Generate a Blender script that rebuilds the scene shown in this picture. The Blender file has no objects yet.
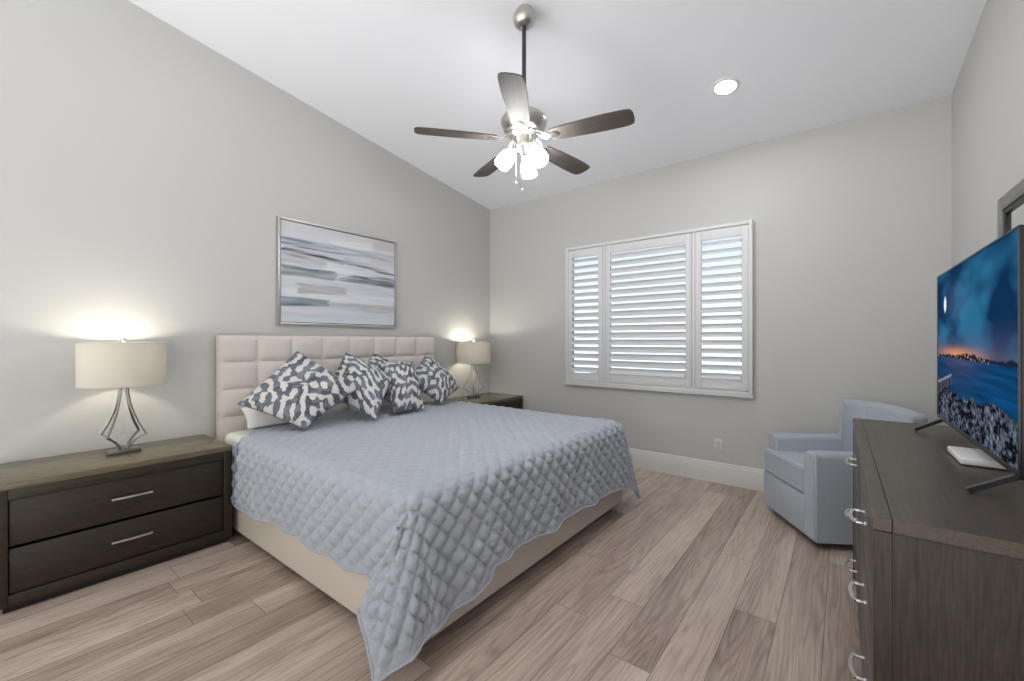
import bpy, bmesh, math, random
import numpy as np
from mathutils import Vector, Matrix

# ---------------------------------------------------------------- camera, world, exposure
C = bpy.context.scene.collection
S = bpy.context.scene
TH = math.radians(38.0)
cam_d = bpy.data.cameras.new('camera')
cam_d.sensor_width = 36.0
cam_d.lens = 425.0 / 1024.0 * 36.0
cam_d.clip_start = 0.02
cam = bpy.data.objects.new('camera', cam_d)
C.objects.link(cam)
cam.location = (0, 0, 1.25)
cam.rotation_euler = (math.radians(90), 0, TH)
S.camera = cam

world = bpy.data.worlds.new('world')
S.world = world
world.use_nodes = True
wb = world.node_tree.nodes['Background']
# daylight beyond the window (+y) is cool, the added fill from the open back (-y) a little warmer
wnt = world.node_tree
wtc = wnt.nodes.new('ShaderNodeTexCoord'); wsp = wnt.nodes.new('ShaderNodeSeparateXYZ')
wnt.links.new(wtc.outputs['Generated'], wsp.inputs[0])
wrp = wnt.nodes.new('ShaderNodeValToRGB')
wmr = wnt.nodes.new('ShaderNodeMapRange'); wmr.inputs['From Min'].default_value = -0.3; wmr.inputs['From Max'].default_value = 0.3
wnt.links.new(wsp.outputs['Y'], wmr.inputs['Value']); wnt.links.new(wmr.outputs['Result'], wrp.inputs['Fac'])
wrp.color_ramp.elements[0].color = (1.0, 0.985, 0.965, 1)
wrp.color_ramp.elements[1].color = (0.76, 0.88, 1.0, 1)
wnt.links.new(wrp.outputs['Color'], wb.inputs['Color'])
# added fill behind the open back is brighter low down, to light the ceiling; the hazy sky beyond the window is even
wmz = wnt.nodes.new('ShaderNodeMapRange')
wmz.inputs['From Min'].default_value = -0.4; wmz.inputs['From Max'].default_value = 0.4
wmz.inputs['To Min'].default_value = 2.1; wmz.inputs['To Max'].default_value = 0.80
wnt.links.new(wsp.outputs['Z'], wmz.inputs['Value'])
wmy = wnt.nodes.new('ShaderNodeMapRange')
wmy.inputs['From Min'].default_value = 0.0; wmy.inputs['From Max'].default_value = 0.3
wmy.inputs['To Min'].default_value = 0.0; wmy.inputs['To Max'].default_value = -0.15
wnt.links.new(wsp.outputs['Y'], wmy.inputs['Value'])
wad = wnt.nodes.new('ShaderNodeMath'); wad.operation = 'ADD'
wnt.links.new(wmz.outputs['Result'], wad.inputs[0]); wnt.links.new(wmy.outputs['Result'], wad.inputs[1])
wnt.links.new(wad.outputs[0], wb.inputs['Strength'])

S.view_settings.view_transform = 'Standard'
S.view_settings.look = 'None'
S.view_settings.gamma = 1.0
S.view_settings.use_curve_mapping = False
S.view_settings.exposure = 0.28

FAN_GLOW, CAN_GLOW, LAMP_W = 50.0, 150.0, 4.6
random.seed(4)
RNG = np.random.default_rng(7)
PI = math.pi

# ---------------------------------------------------------------- room constants
XL, YB, ZC, SL = -3.526, 4.06, 2.90, 0.1378
XR = 0.568
YF = -0.45                        # how far the room is built behind the camera
RW = math.radians(1.0)           # the right wall opens a little towards the viewer
def ceil_z(y): return ZC + SL * (YB - y)
def right_x(y): return XR + (YB - y) * math.tan(RW)

# ---------------------------------------------------------------- materials
def new_mat(name):
    m = bpy.data.materials.new(name); m.use_nodes = True
    nt = m.node_tree
    return m, nt, nt.nodes['Principled BSDF']
def N(nt, t, **kw):
    n = nt.nodes.new(t)
    for k, v in kw.items():
        if k.startswith('i_'):
            n.inputs[k[2:]].default_value = v
        else:
            setattr(n, k, v)
    return n
def L(nt, a, b): nt.links.new(a, b)
def math_n(nt, op, a, b=None):
    n = nt.nodes.new('ShaderNodeMath'); n.operation = op
    for i, v in enumerate((a, b)):
        if v is None: continue
        if isinstance(v, (int, float)): n.inputs[i].default_value = v
        else: L(nt, v, n.inputs[i])
    return n.outputs[0]
def ramp(nt, fac, stops):
    r = nt.nodes.new('ShaderNodeValToRGB')
    el = r.color_ramp.elements
    while len(el) < len(stops): el.new(0.5)
    for e, (p, c) in zip(el, stops):
        e.position = p; e.color = (c[0], c[1], c[2], 1)
    L(nt, fac, r.inputs['Fac'])
    return r.outputs['Color']
def bump(nt, bsdf, height, strength=0.2, dist=0.002):
    b = N(nt, 'ShaderNodeBump', i_Strength=strength, i_Distance=dist)
    L(nt, height, b.inputs['Height']); L(nt, b.outputs['Normal'], bsdf.inputs['Normal'])

def paint(name, col, rough=0.6, noise=0.02, spec=0.3, scale=180):
    m, nt, b = new_mat(name)
    tc = N(nt, 'ShaderNodeTexCoord')
    n1 = N(nt, 'ShaderNodeTexNoise', i_Scale=1.3, i_Detail=3.0)
    L(nt, tc.outputs['Object'], n1.inputs['Vector'])
    c = ramp(nt, n1.outputs['Fac'], [(0.3, [x * (1 - noise) for x in col]), (0.7, [min(1, x * (1 + noise)) for x in col])])
    L(nt, c, b.inputs['Base Color'])
    b.inputs['Roughness'].default_value = rough
    b.inputs['Specular IOR Level'].default_value = spec
    n2 = N(nt, 'ShaderNodeTexNoise', i_Scale=scale, i_Detail=2.0)
    L(nt, tc.outputs['Object'], n2.inputs['Vector'])
    bump(nt, b, n2.outputs['Fac'], 0.08, 0.002)
    return m
def metal(name, col, rough=0.3, aniso=0.0):
    m, nt, b = new_mat(name)
    tc = N(nt, 'ShaderNodeTexCoord')
    n1 = N(nt, 'ShaderNodeTexNoise', i_Scale=60.0, i_Detail=2.0)
    L(nt, tc.outputs['Object'], n1.inputs['Vector'])
    L(nt, ramp(nt, n1.outputs['Fac'], [(0.3, [x * .93 for x in col]), (0.7, col)]), b.inputs['Base Color'])
    b.inputs['Metallic'].default_value = 1.0
    b.inputs['Roughness'].default_value = rough
    return m
def plastic(name, col, rough=0.4, coat=0.0):
    m = paint(name, col, rough, 0.03, 0.5, 300)
    m.node_tree.nodes['Principled BSDF'].inputs['Coat Weight'].default_value = coat
    return m
def fabric(name, col, scale=420, var=0.10, bs=0.35):
    m, nt, b = new_mat(name)
    tc = N(nt, 'ShaderNodeTexCoord')
    w1 = N(nt, 'ShaderNodeTexNoise', i_Scale=scale, i_Detail=1.0)
    mp = N(nt, 'ShaderNodeMapping'); mp.inputs['Scale'].default_value = (1, 1, .35)
    L(nt, tc.outputs['Object'], mp.inputs['Vector']); L(nt, mp.outputs['Vector'], w1.inputs['Vector'])
    L(nt, ramp(nt, w1.outputs['Fac'], [(0.3, [x * (1 - var) for x in col]), (0.7, [min(1, x * (1 + var)) for x in col])]), b.inputs['Base Color'])
    b.inputs['Roughness'].default_value = 0.9
    b.inputs['Specular IOR Level'].default_value = 0.15
    b.inputs['Sheen Weight'].default_value = 0.15
    bump(nt, b, w1.outputs['Fac'], bs, 0.002)
    return m
def wood(name, dark, light, axis='X', rough=0.42, sc=1.0):
    """grain runs along the object's axis"""
    m, nt, b = new_mat(name)
    tc = N(nt, 'ShaderNodeTexCoord')
    mp = N(nt, 'ShaderNodeMapping')
    st = {'X': (0.9, 11, 11), 'Y': (11, 0.9, 11), 'Z': (11, 11, 0.9)}[axis]
    mp.inputs['Scale'].default_value = [s * sc for s in st]
    L(nt, tc.outputs['Object'], mp.inputs['Vector'])
    n1 = N(nt, 'ShaderNodeTexNoise', i_Scale=1.0, i_Detail=4.0, i_Roughness=0.55, i_Distortion=0.4)
    L(nt, mp.outputs['Vector'], n1.inputs['Vector'])
    rings = math_n(nt, 'SINE', math_n(nt, 'MULTIPLY', n1.outputs['Fac'], 70.0))
    mp2 = N(nt, 'ShaderNodeMapping')
    mp2.inputs['Scale'].default_value = [s * sc * 14 for s in st]
    L(nt, tc.outputs['Object'], mp2.inputs['Vector'])
    n2 = N(nt, 'ShaderNodeTexNoise', i_Scale=1.0, i_Detail=3.0)
    L(nt, mp2.outputs['Vector'], n2.inputs['Vector'])
    f = math_n(nt, 'ADD', math_n(nt, 'MULTIPLY', rings, 0.07), math_n(nt, 'ADD', math_n(nt, 'MULTIPLY', n2.outputs['Fac'], 0.7), math_n(nt, 'MULTIPLY', n1.outputs['Fac'], 0.3)))
    L(nt, ramp(nt, f, [(0.2, dark), (0.8, light)]), b.inputs['Base Color'])
    b.inputs['Roughness'].default_value = rough
    b.inputs['Specular IOR Level'].default_value = 0.45
    bump(nt, b, f, 0.18, 0.001)
    return m
def emit(name, col, strength):
    m, nt, b = new_mat(name)
    b.inputs['Base Color'].default_value = (*col, 1)
    b.inputs['Emission Color'].default_value = (*col, 1)
    b.inputs['Emission Strength'].default_value = strength
    b.inputs['Roughness'].default_value = 0.3
    return m
def attr_mat(name, rough=0.8, emission=0.0, bumpscale=0, spec=0.2, coat=0.0, dim=1.0):
    m, nt, b = new_mat(name)
    a = N(nt, 'ShaderNodeAttribute', attribute_name='Col')
    if dim < 1:
        sc = N(nt, 'ShaderNodeVectorMath', operation='SCALE'); sc.inputs['Scale'].default_value = dim
        L(nt, a.outputs['Color'], sc.inputs[0]); L(nt, sc.outputs[0], b.inputs['Base Color'])
    else:
        L(nt, a.outputs['Color'], b.inputs['Base Color'])
    b.inputs['Roughness'].default_value = rough
    b.inputs['Specular IOR Level'].default_value = spec
    b.inputs['Coat Weight'].default_value = coat
    b.inputs['Coat Roughness'].default_value = 0.05
    if emission:
        L(nt, a.outputs['Color'], b.inputs['Emission Color'])
        b.inputs['Emission Strength'].default_value = emission
    if bumpscale:
        tc = N(nt, 'ShaderNodeTexCoord')
        n = N(nt, 'ShaderNodeTexNoise', i_Scale=bumpscale, i_Detail=2.0)
        L(nt, tc.outputs['Object'], n.inputs['Vector'])
        bump(nt, b, n.outputs['Fac'], 0.25, 0.002)
    return m
def floor_mat():
    m, nt, b = new_mat('oak_plank_floor')
    W_, L_ = 0.168, 1.83
    tc = N(nt, 'ShaderNodeTexCoord')
    sp = N(nt, 'ShaderNodeSeparateXYZ'); L(nt, tc.outputs['Object'], sp.inputs[0])
    xs = math_n(nt, 'DIVIDE', math_n(nt, 'ADD', sp.outputs['X'], 20.06), W_)
    row = math_n(nt, 'FLOOR', xs); fx = math_n(nt, 'FRACT', xs)
    wn = N(nt, 'ShaderNodeTexWhiteNoise', noise_dimensions='1D'); L(nt, row, wn.inputs['W'])
    ys = math_n(nt, 'ADD', math_n(nt, 'DIVIDE', math_n(nt, 'ADD', sp.outputs['Y'], 20.0), L_), math_n(nt, 'MULTIPLY', wn.outputs['Value'], 7.3))
    col = math_n(nt, 'FLOOR', ys); fy = math_n(nt, 'FRACT', ys)
    idv = N(nt, 'ShaderNodeCombineXYZ'); L(nt, row, idv.inputs[0]); L(nt, col, idv.inputs[1])
    wi = N(nt, 'ShaderNodeTexWhiteNoise', noise_dimensions='3D'); L(nt, idv.outputs[0], wi.inputs['Vector'])
    pid = wi.outputs['Value']
    # grain coordinates, shifted for every plank
    gv = N(nt, 'ShaderNodeCombineXYZ')
    L(nt, math_n(nt, 'MULTIPLY', sp.outputs['X'], 8.5), gv.inputs[0])
    L(nt, math_n(nt, 'MULTIPLY', sp.outputs['Y'], 0.62), gv.inputs[1])
    L(nt, math_n(nt, 'MULTIPLY', pid, 60.0), gv.inputs[2])
    n1 = N(nt, 'ShaderNodeTexNoise', i_Scale=1.0, i_Detail=2.0, i_Roughness=0.4, i_Distortion=0.12)
    L(nt, gv.outputs[0], n1.inputs['Vector'])
    rings = math_n(nt, 'SINE', math_n(nt, 'MULTIPLY', n1.outputs['Fac'], 105.0))
    rings = math_n(nt, 'POWER', math_n(nt, 'ADD', math_n(nt, 'MULTIPLY', rings, 0.5), 0.5), 2.0)
    gv2 = N(nt, 'ShaderNodeCombineXYZ')
    L(nt, math_n(nt, 'MULTIPLY', sp.outputs['X'], 130.0), gv2.inputs[0])
    L(nt, math_n(nt, 'MULTIPLY', sp.outputs['Y'], 5.0), gv2.inputs[1])
    L(nt, math_n(nt, 'MULTIPLY', pid, 90.0), gv2.inputs[2])
    n2 = N(nt, 'ShaderNodeTexNoise', i_Scale=1.0, i_Detail=3.0); L(nt, gv2.outputs[0], n2.inputs['Vector'])
    gv3 = N(nt, 'ShaderNodeCombineXYZ')
    L(nt, math_n(nt, 'MULTIPLY', sp.outputs['X'], 9.0), gv3.inputs[0])
    L(nt, math_n(nt, 'MULTIPLY', sp.outputs['Y'], 0.8), gv3.inputs[1])
    L(nt, math_n(nt, 'MULTIPLY', pid, 31.0), gv3.inputs[2])
    n3 = N(nt, 'ShaderNodeTexNoise', i_Scale=1.0, i_Detail=3.0); L(nt, gv3.outputs[0], n3.inputs['Vector'])
    f = math_n(nt, 'ADD', math_n(nt, 'MULTIPLY', rings, -0.12), math_n(nt, 'MULTIPLY', n2.outputs['Fac'], 0.36))
    f = math_n(nt, 'ADD', f, math_n(nt, 'MULTIPLY', n3.outputs['Fac'], 0.62))
    f = math_n(nt, 'ADD', f, math_n(nt, 'MULTIPLY', math_n(nt, 'SUBTRACT', pid, 0.5), 0.30))
    c = ramp(nt, f, [(0.12, (0.175, 0.127, 0.100)), (0.34, (0.325, 0.250, 0.208)), (0.54, (0.480, 0.388, 0.328)), (0.78, (0.625, 0.53, 0.455))])
    # joints
    ex = math_n(nt, 'LESS_THAN', math_n(nt, 'MINIMUM', fx, math_n(nt, 'SUBTRACT', 1.0, fx)), 0.0115)
    ey = math_n(nt, 'LESS_THAN', math_n(nt, 'MINIMUM', fy, math_n(nt, 'SUBTRACT', 1.0, fy)), 0.0010)
    e = math_n(nt, 'MAXIMUM', ex, ey)
    mx = N(nt, 'ShaderNodeMix', data_type='RGBA')
    L(nt, math_n(nt, 'MULTIPLY', e, 0.70), mx.inputs['Factor'])
    L(nt, c, mx.inputs[6]); mx.inputs[7].default_value = (0.12, 0.09, 0.075, 1)
    L(nt, mx.outputs[2], b.inputs['Base Color'])
    b.inputs['Roughness'].default_value = 0.40
    b.inputs['Specular IOR Level'].default_value = 0.4
    h = math_n(nt, 'SUBTRACT', math_n(nt, 'MULTIPLY', f, 0.4), e)
    bump(nt, b, h, 0.25, 0.002)
    return m
def shade_mat(name, col, trans):
    m = bpy.data.materials.new(name); m.use_nodes = True
    nt = m.node_tree
    nt.nodes.remove(nt.nodes['Principled BSDF'])
    out = nt.nodes['Material Output']
    tc = N(nt, 'ShaderNodeTexCoord')
    mp = N(nt, 'ShaderNodeMapping'); mp.inputs['Scale'].default_value = (200, 200, 900)
    L(nt, tc.outputs['Object'], mp.inputs['Vector'])
    n = N(nt, 'ShaderNodeTexNoise', i_Scale=1.0, i_Detail=1.0); L(nt, mp.outputs['Vector'], n.inputs['Vector'])
    c = ramp(nt, n.outputs['Fac'], [(0.2, [x * .9 for x in col]), (0.8, col)])
    d = N(nt, 'ShaderNodeBsdfDiffuse'); t = N(nt, 'ShaderNodeBsdfTranslucent')
    L(nt, c, d.inputs['Color']); L(nt, c, t.inputs['Color'])
    mx = N(nt, 'ShaderNodeMixShader'); mx.inputs[0].default_value = trans
    L(nt, d.outputs[0], mx.inputs[1]); L(nt, t.outputs[0], mx.inputs[2])
    L(nt, mx.outputs[0], out.inputs['Surface'])
    return m

M = dict(
    wall=paint('greige_wall_paint', (0.535, 0.533, 0.518), 0.7, 0.01),
    ceil=paint('white_ceiling_paint', (0.87, 0.88, 0.92), 0.8, 0.008),
    trim=paint('white_trim_paint', (0.65, 0.645, 0.615), 0.4, 0.01),
    shutter=paint('white_shutter_paint', (0.69, 0.695, 0.70), 0.38, 0.01),
    floor=floor_mat(),
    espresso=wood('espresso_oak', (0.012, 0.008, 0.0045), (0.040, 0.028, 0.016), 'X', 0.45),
    espresso_top_lit=wood('espresso_oak_top_lit', (0.095, 0.080, 0.048), (0.16, 0.136, 0.084), 'X', 0.24),  # same dark wood, lamp light on the top put into its paler colour
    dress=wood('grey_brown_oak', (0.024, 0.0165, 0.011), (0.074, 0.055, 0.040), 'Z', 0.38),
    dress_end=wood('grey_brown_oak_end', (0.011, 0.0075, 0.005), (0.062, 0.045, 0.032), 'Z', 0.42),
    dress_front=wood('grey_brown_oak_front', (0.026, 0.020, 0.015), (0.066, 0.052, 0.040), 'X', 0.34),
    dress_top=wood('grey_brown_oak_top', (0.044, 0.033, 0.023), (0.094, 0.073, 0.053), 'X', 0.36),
    dark=plastic('black_plinth', (0.012, 0.011, 0.010), 0.6),
    black=plastic('black_plastic', (0.012, 0.013, 0.015), 0.35),
    chrome=metal('polished_chrome', (0.82, 0.82, 0.83), 0.12),
    nickel=metal('brushed_nickel', (0.55, 0.53, 0.49), 0.30),
    pewter=metal('pewter_metal', (0.27, 0.26, 0.245), 0.34),
    silver=metal('silver_leaf', (0.62, 0.61, 0.59), 0.38),
    gunmetal=metal('dark_rod', (0.075, 0.075, 0.08), 0.35),
    linen=fabric('cream_linen', (0.63, 0.57, 0.495), 500, 0.07),
    tuft=fabric('cream_tufted_linen', (0.66, 0.61, 0.56), 500, 0.05),
    sheet=fabric('white_cotton', (0.80, 0.80, 0.77), 300, 0.03, 0.15),
    quilt=fabric('blue_grey_quilt', (0.385, 0.41, 0.46), 300, 0.06, 0.25),
    quilt_back=fabric('blue_grey_quilt_back', (0.20, 0.235, 0.31), 300, 0.06, 0.2),
    pipe=fabric('slate_piping', (0.13, 0.14, 0.165), 400, 0.05),
    chair=fabric('pale_blue_weave', (0.40, 0.44, 0.49), 520, 0.16, 0.4),
    shade=shade_mat('ivory_lamp_shade', (0.68, 0.65, 0.58), 0.24),
    glow=emit('lit_frosted_glass', (0.97, 0.985, 1.0), FAN_GLOW),
    can=emit('lit_led_disc', (0.97, 0.985, 1.0), CAN_GLOW),
    can_fill=emit('added_fill_disc', (0.97, 0.985, 1.0), CAN_GLOW * .33),  # for the two unseen downlights added to brighten the room
    bulb=emit('lamp_bulb', (1.0, 0.88, 0.70), 4.0),
    blade=wood('fan_blade_walnut', (0.040, 0.033, 0.027), (0.085, 0.070, 0.058), 'X', 0.6),
    white=plastic('white_plastic', (0.78, 0.78, 0.78), 0.35),
    art=attr_mat('painted_canvas', 0.75, 0.0, 500),
    screen=attr_mat('lit_screen', 0.30, 0.8, 0, 0.0, 0.0, 0.02),
    ikat=attr_mat('ikat_cotton', 0.9, 0.0, 700),
    frame_grey=wood('grey_wood_frame', (0.13, 0.125, 0.12), (0.27, 0.26, 0.25), 'Y', 0.4),
    mirror=metal('mirror_glass', (0.88, 0.89, 0.90), 0.02),
    pavers=paint('outdoor_pavers', (0.36, 0.35, 0.33), 0.9, 0.2),
    stucco=paint('outdoor_stucco', (0.72, 0.72, 0.70), 0.9, 0.05),
)
def glass_mat():
    m, nt, b = new_mat('clear_glass')
    n = N(nt, 'ShaderNodeTexNoise', i_Scale=3.0)
    L(nt, ramp(nt, n.outputs['Fac'], [(0, (.97, .98, .98)), (1, (1, 1, 1))]), b.inputs['Base Color'])
    b.inputs['Transmission Weight'].default_value = 1.0
    b.inputs['Roughness'].default_value = 0.0
    b.inputs['IOR'].default_value = 1.5
    return m
M['glass'] = glass_mat()
M['crystal'] = M['glass']

# ---------------------------------------------------------------- mesh helpers
def link(name, me, mat=None, parent=None, smooth=40):
    o = bpy.data.objects.new(name, me)
    C.objects.link(o)
    if parent is not None: o.parent = parent
    if mat is not None: me.materials.append(mat)
    if smooth is not None and len(me.polygons):
        me.polygons.foreach_set('use_smooth', [True] * len(me.polygons))
        me.set_sharp_from_angle(angle=math.radians(smooth))
    return o
def obj(name, bm, mat=None, parent=None, smooth=40):
    me = bpy.data.meshes.new(name)
    bmesh.ops.recalc_face_normals(bm, faces=bm.faces[:])
    bm.to_mesh(me); bm.free()
    return link(name, me, mat, parent, smooth)
def thing(name, label, cat, loc=(0, 0, 0), rz=0.0, group=None):
    o = bpy.data.objects.new(name, None)
    C.objects.link(o); o.empty_display_size = 0.1
    o.location = loc; o.rotation_euler = (0, 0, rz)
    tag(o, label, cat, group)
    return o
def tag(o, label, cat, group=None):
    o['label'] = label; o['category'] = cat
    if group: o['group'] = group
    return o
def struct(o): o['kind'] = 'structure'; return o
def B(): return bmesh.new()
def box(bm, x0, x1, y0, y1, z0, z1, bev=0.0, seg=2, mat=None):
    vs = [bm.verts.new(p) for p in ((x0, y0, z0), (x1, y0, z0), (x1, y1, z0), (x0, y1, z0), (x0, y0, z1), (x1, y0, z1), (x1, y1, z1), (x0, y1, z1))]
    fs = [bm.faces.new([vs[i] for i in f]) for f in ((3, 2, 1, 0), (4, 5, 6, 7), (0, 1, 5, 4), (1, 2, 6, 5), (2, 3, 7, 6), (3, 0, 4, 7))]
    if mat is not None:
        for v in vs: v.co = mat @ v.co
    if bev:
        es = list({e for f in fs for e in f.edges})
        bmesh.ops.bevel(bm, geom=es, offset=bev, segments=seg, affect='EDGES', profile=0.5)
    return bm
def lathe(bm, prof, n=32, mat=None, caps=True):
    rings = []
    for r, z in prof:
        ring = []
        for k in range(n):
            a = 2 * PI * k / n
            p = Vector((r * math.cos(a), r * math.sin(a), z))
            ring.append(bm.verts.new(mat @ p if mat is not None else p))
        rings.append(ring)
    for i in range(len(rings) - 1):
        for k in range(n):
            bm.faces.new((rings[i][k], rings[i][(k + 1) % n], rings[i + 1][(k + 1) % n], rings[i + 1][k]))
    if caps:
        if prof[0][0] > 1e-4: bm.faces.new(rings[0][::-1])
        if prof[-1][0] > 1e-4: bm.faces.new(rings[-1])
    return bm
def sweep(bm, pts, sec, up=Vector((0, 0, 1)), side=None):
    """sweep a closed 2D section (list of (a,b)) along pts; a = sideways, b = normal"""
    pts = [Vector(p) for p in pts]
    rings = []
    for i, p in enumerate(pts):
        t = (pts[min(i + 1, len(pts) - 1)] - pts[max(i - 1, 0)]).normalized()
        s = side.normalized() if side is not None else t.cross(up).normalized()
        n = s.cross(t).normalized()
        rings.append([bm.verts.new(p + s * a + n * b) for a, b in sec])
    k = len(sec)
    for i in range(len(rings) - 1):
        for j in range(k):
            bm.faces.new((rings[i][j], rings[i][(j + 1) % k], rings[i + 1][(j + 1) % k], rings[i + 1][j]))
    bm.faces.new(rings[0][::-1]); bm.faces.new(rings[-1])
    return bm
def circ(r, n=12): return [(r * math.cos(2 * PI * k / n), r * math.sin(2 * PI * k / n)) for k in range(n)]
def rect(w, h): return [(-w / 2, -h / 2), (w / 2, -h / 2), (w / 2, h / 2), (-w / 2, h / 2)]
def prism(bm, poly, z0, z1, mat=None):
    lo = [bm.verts.new((x, y, z0)) for x, y in poly]; hi = [bm.verts.new((x, y, z1)) for x, y in poly]
    n = len(poly)
    bm.faces.new(lo[::-1]); bm.faces.new(hi)
    for i in range(n): bm.faces.new((lo[i], lo[(i + 1) % n], hi[(i + 1) % n], hi[i]))
    if mat is not None:
        for v in lo + hi: v.co = mat @ v.co
    return bm
def grid_mesh(name, P, closed_u=False):
    """P: (n,m,3) array -> mesh"""
    n, m, _ = P.shape
    idx = np.arange(n * m).reshape(n, m)
    q = np.stack([idx[:-1, :-1], idx[1:, :-1], idx[1:, 1:], idx[:-1, 1:]], -1).reshape(-1, 4)
    me = bpy.data.meshes.new(name)
    me.from_pydata(P.reshape(-1, 3).tolist(), [], q.tolist())
    return me
def set_col(me, rgb):
    a = me.color_attributes.new('Col', 'FLOAT_COLOR', 'POINT')
    d = np.ones((len(me.vertices), 4), np.float32); d[:, :3] = rgb.reshape(-1, 3)
    a.data.foreach_set('color', d.ravel())
def srgb(*c):
    c = np.array(c, float) / 255.0
    return np.where(c <= 0.04045, c / 12.92, ((c + 0.055) / 1.055) ** 2.4)
def sstep(a, b, x):
    t = np.clip((x - a) / (b - a), 0, 1); return t * t * (3 - 2 * t)
def noise2(shape, sy, sx, seed=0, wrap=False):
    """smooth gaussian-filtered noise, unit variance"""
    r = np.random.default_rng(seed).standard_normal(shape)
    fy = np.fft.fftfreq(shape[0])[:, None]; fx = np.fft.fftfreq(shape[1])[None, :]
    g = np.exp(-2 * PI * PI * ((fy * sy) ** 2 + (fx * sx) ** 2))
    out = np.real(np.fft.ifft2(np.fft.fft2(r) * g))
    return (out - out.mean()) / out.std()

# ---------------------------------------------------------------- room shell
WX0, WX1, WZ0, WZ1 = -2.388, -0.625, 0.81, 2.235       # window opening in the back wall
bm = B(); box(bm, XL - .12, right_x(YF) + .12, YF, YB + .12, -0.10, 0.0); struct(obj('floor', bm, M['floor'], None, None))
def slab(name, pts2d, mat):
    """ceiling: follows the slope"""
    bm = B()
    lo = [bm.verts.new((x, y, ceil_z(y))) for x, y in pts2d]
    hi = [bm.verts.new((x, y, ceil_z(y) + .12)) for x, y in pts2d]
    bm.faces.new(lo); bm.faces.new(hi[::-1])
    for i in range(4): bm.faces.new((lo[i], hi[i], hi[(i + 1) % 4], lo[(i + 1) % 4]))
    return obj(name, bm, mat, None, None)
struct(slab('ceiling', [(XL - .12, YF), (right_x(YF) + .12, YF), (XR + .12, YB + .12), (XL - .12, YB + .12)], M['ceil']))
def wall_poly(name, p0, p1, out, mat):
    """side wall between two plan points, its top following the ceiling; out = offset vector of its back face"""
    bm = B()
    q = [(p0[0], p0[1], 0), (p1[0], p1[1], 0), (p1[0], p1[1], ceil_z(p1[1])), (p0[0], p0[1], ceil_z(p0[1]))]
    a = [bm.verts.new(v) for v in q]; b = [bm.verts.new((v[0] + out[0], v[1] + out[1], v[2])) for v in q]
    bm.faces.new(a); bm.faces.new(b[::-1])
    for i in range(4): bm.faces.new((a[i], b[i], b[(i + 1) % 4], a[(i + 1) % 4]))
    return obj(name, bm, mat, None, None)
struct(wall_poly('wall_left', (XL, YF), (XL, YB), (-.12, 0), M['wall']))
struct(wall_poly('wall_right', (right_x(YF), YF), (XR, YB), (.12, 0), M['wall']))
bm = B()
zt = ceil_z(YB)
for a in ((XL - .12, WX0, 0, zt), (WX1, XR + .12, 0, zt), (WX0, WX1, 0, WZ0), (WX0, WX1, WZ1, zt)):
    box(bm, a[0], a[1], YB, YB + .12, a[2], a[3])
bmesh.ops.remove_doubles(bm, verts=bm.verts[:], dist=1e-5)
struct(obj('wall_back', bm, M['wall'], None, None))
# baseboards: stepped and moulded profile
BP = [(0, 0), (.016, 0), (.016, .135), (.013, .142), (.013, .150), (.008, .158), (.008, .166), (.004, .176), (0, .180)]
def baseboard(name, p0, p1, inward):
    bm = B(); p0 = Vector((*p0, 0)); p1 = Vector((*p1, 0)); n = Vector((*inward, 0))
    a = [bm.verts.new(p0 + n * d + Vector((0, 0, z))) for d, z in BP]; b = [bm.verts.new(p1 + n * d + Vector((0, 0, z))) for d, z in BP]
    for i in range(len(BP)): j = (i + 1) % len(BP); bm.faces.new((a[i], a[j], b[j], b[i]))
    bm.faces.new(a[::-1]); bm.faces.new(b)
    struct(obj(name, bm, M['trim'], None, 25))
baseboard('baseboard_back', (XL, YB), (XR, YB), (0, -1))
baseboard('baseboard_left', (XL, YF), (XL, YB), (1, 0))
baseboard('baseboard_right', (XR, YB), (right_x(YF), YF), (-1, 0))

# ---------------------------------------------------------------- window and shutters
win = bpy.data.objects.new('window_1', None); C.objects.link(win); struct(win)
win.location = ((WX0 + WX1) / 2, YB + .08, WZ0)
ww, wh = (WX1 - WX0) / 2, WZ1 - WZ0
bm = B()
for a in ((-ww, -ww + .018, 0, wh), (ww - .05, ww, 0, wh), (-ww, ww, 0, .05), (-ww, ww, wh - .05, wh)):
    box(bm, a[0], a[1], -.02, .03, a[2], a[3], .004)
box(bm, -ww + .03, ww - .03, -.012, .022, wh * .5 - .018, wh * .5 + .018, .003)
obj('window_frame', bm, M['shutter'], win)
bm = B(); box(bm, -ww + .012, ww - .04, .0, .006, .04, wh - .04); obj('window_pane', bm, M['glass'], win, None)

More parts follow.
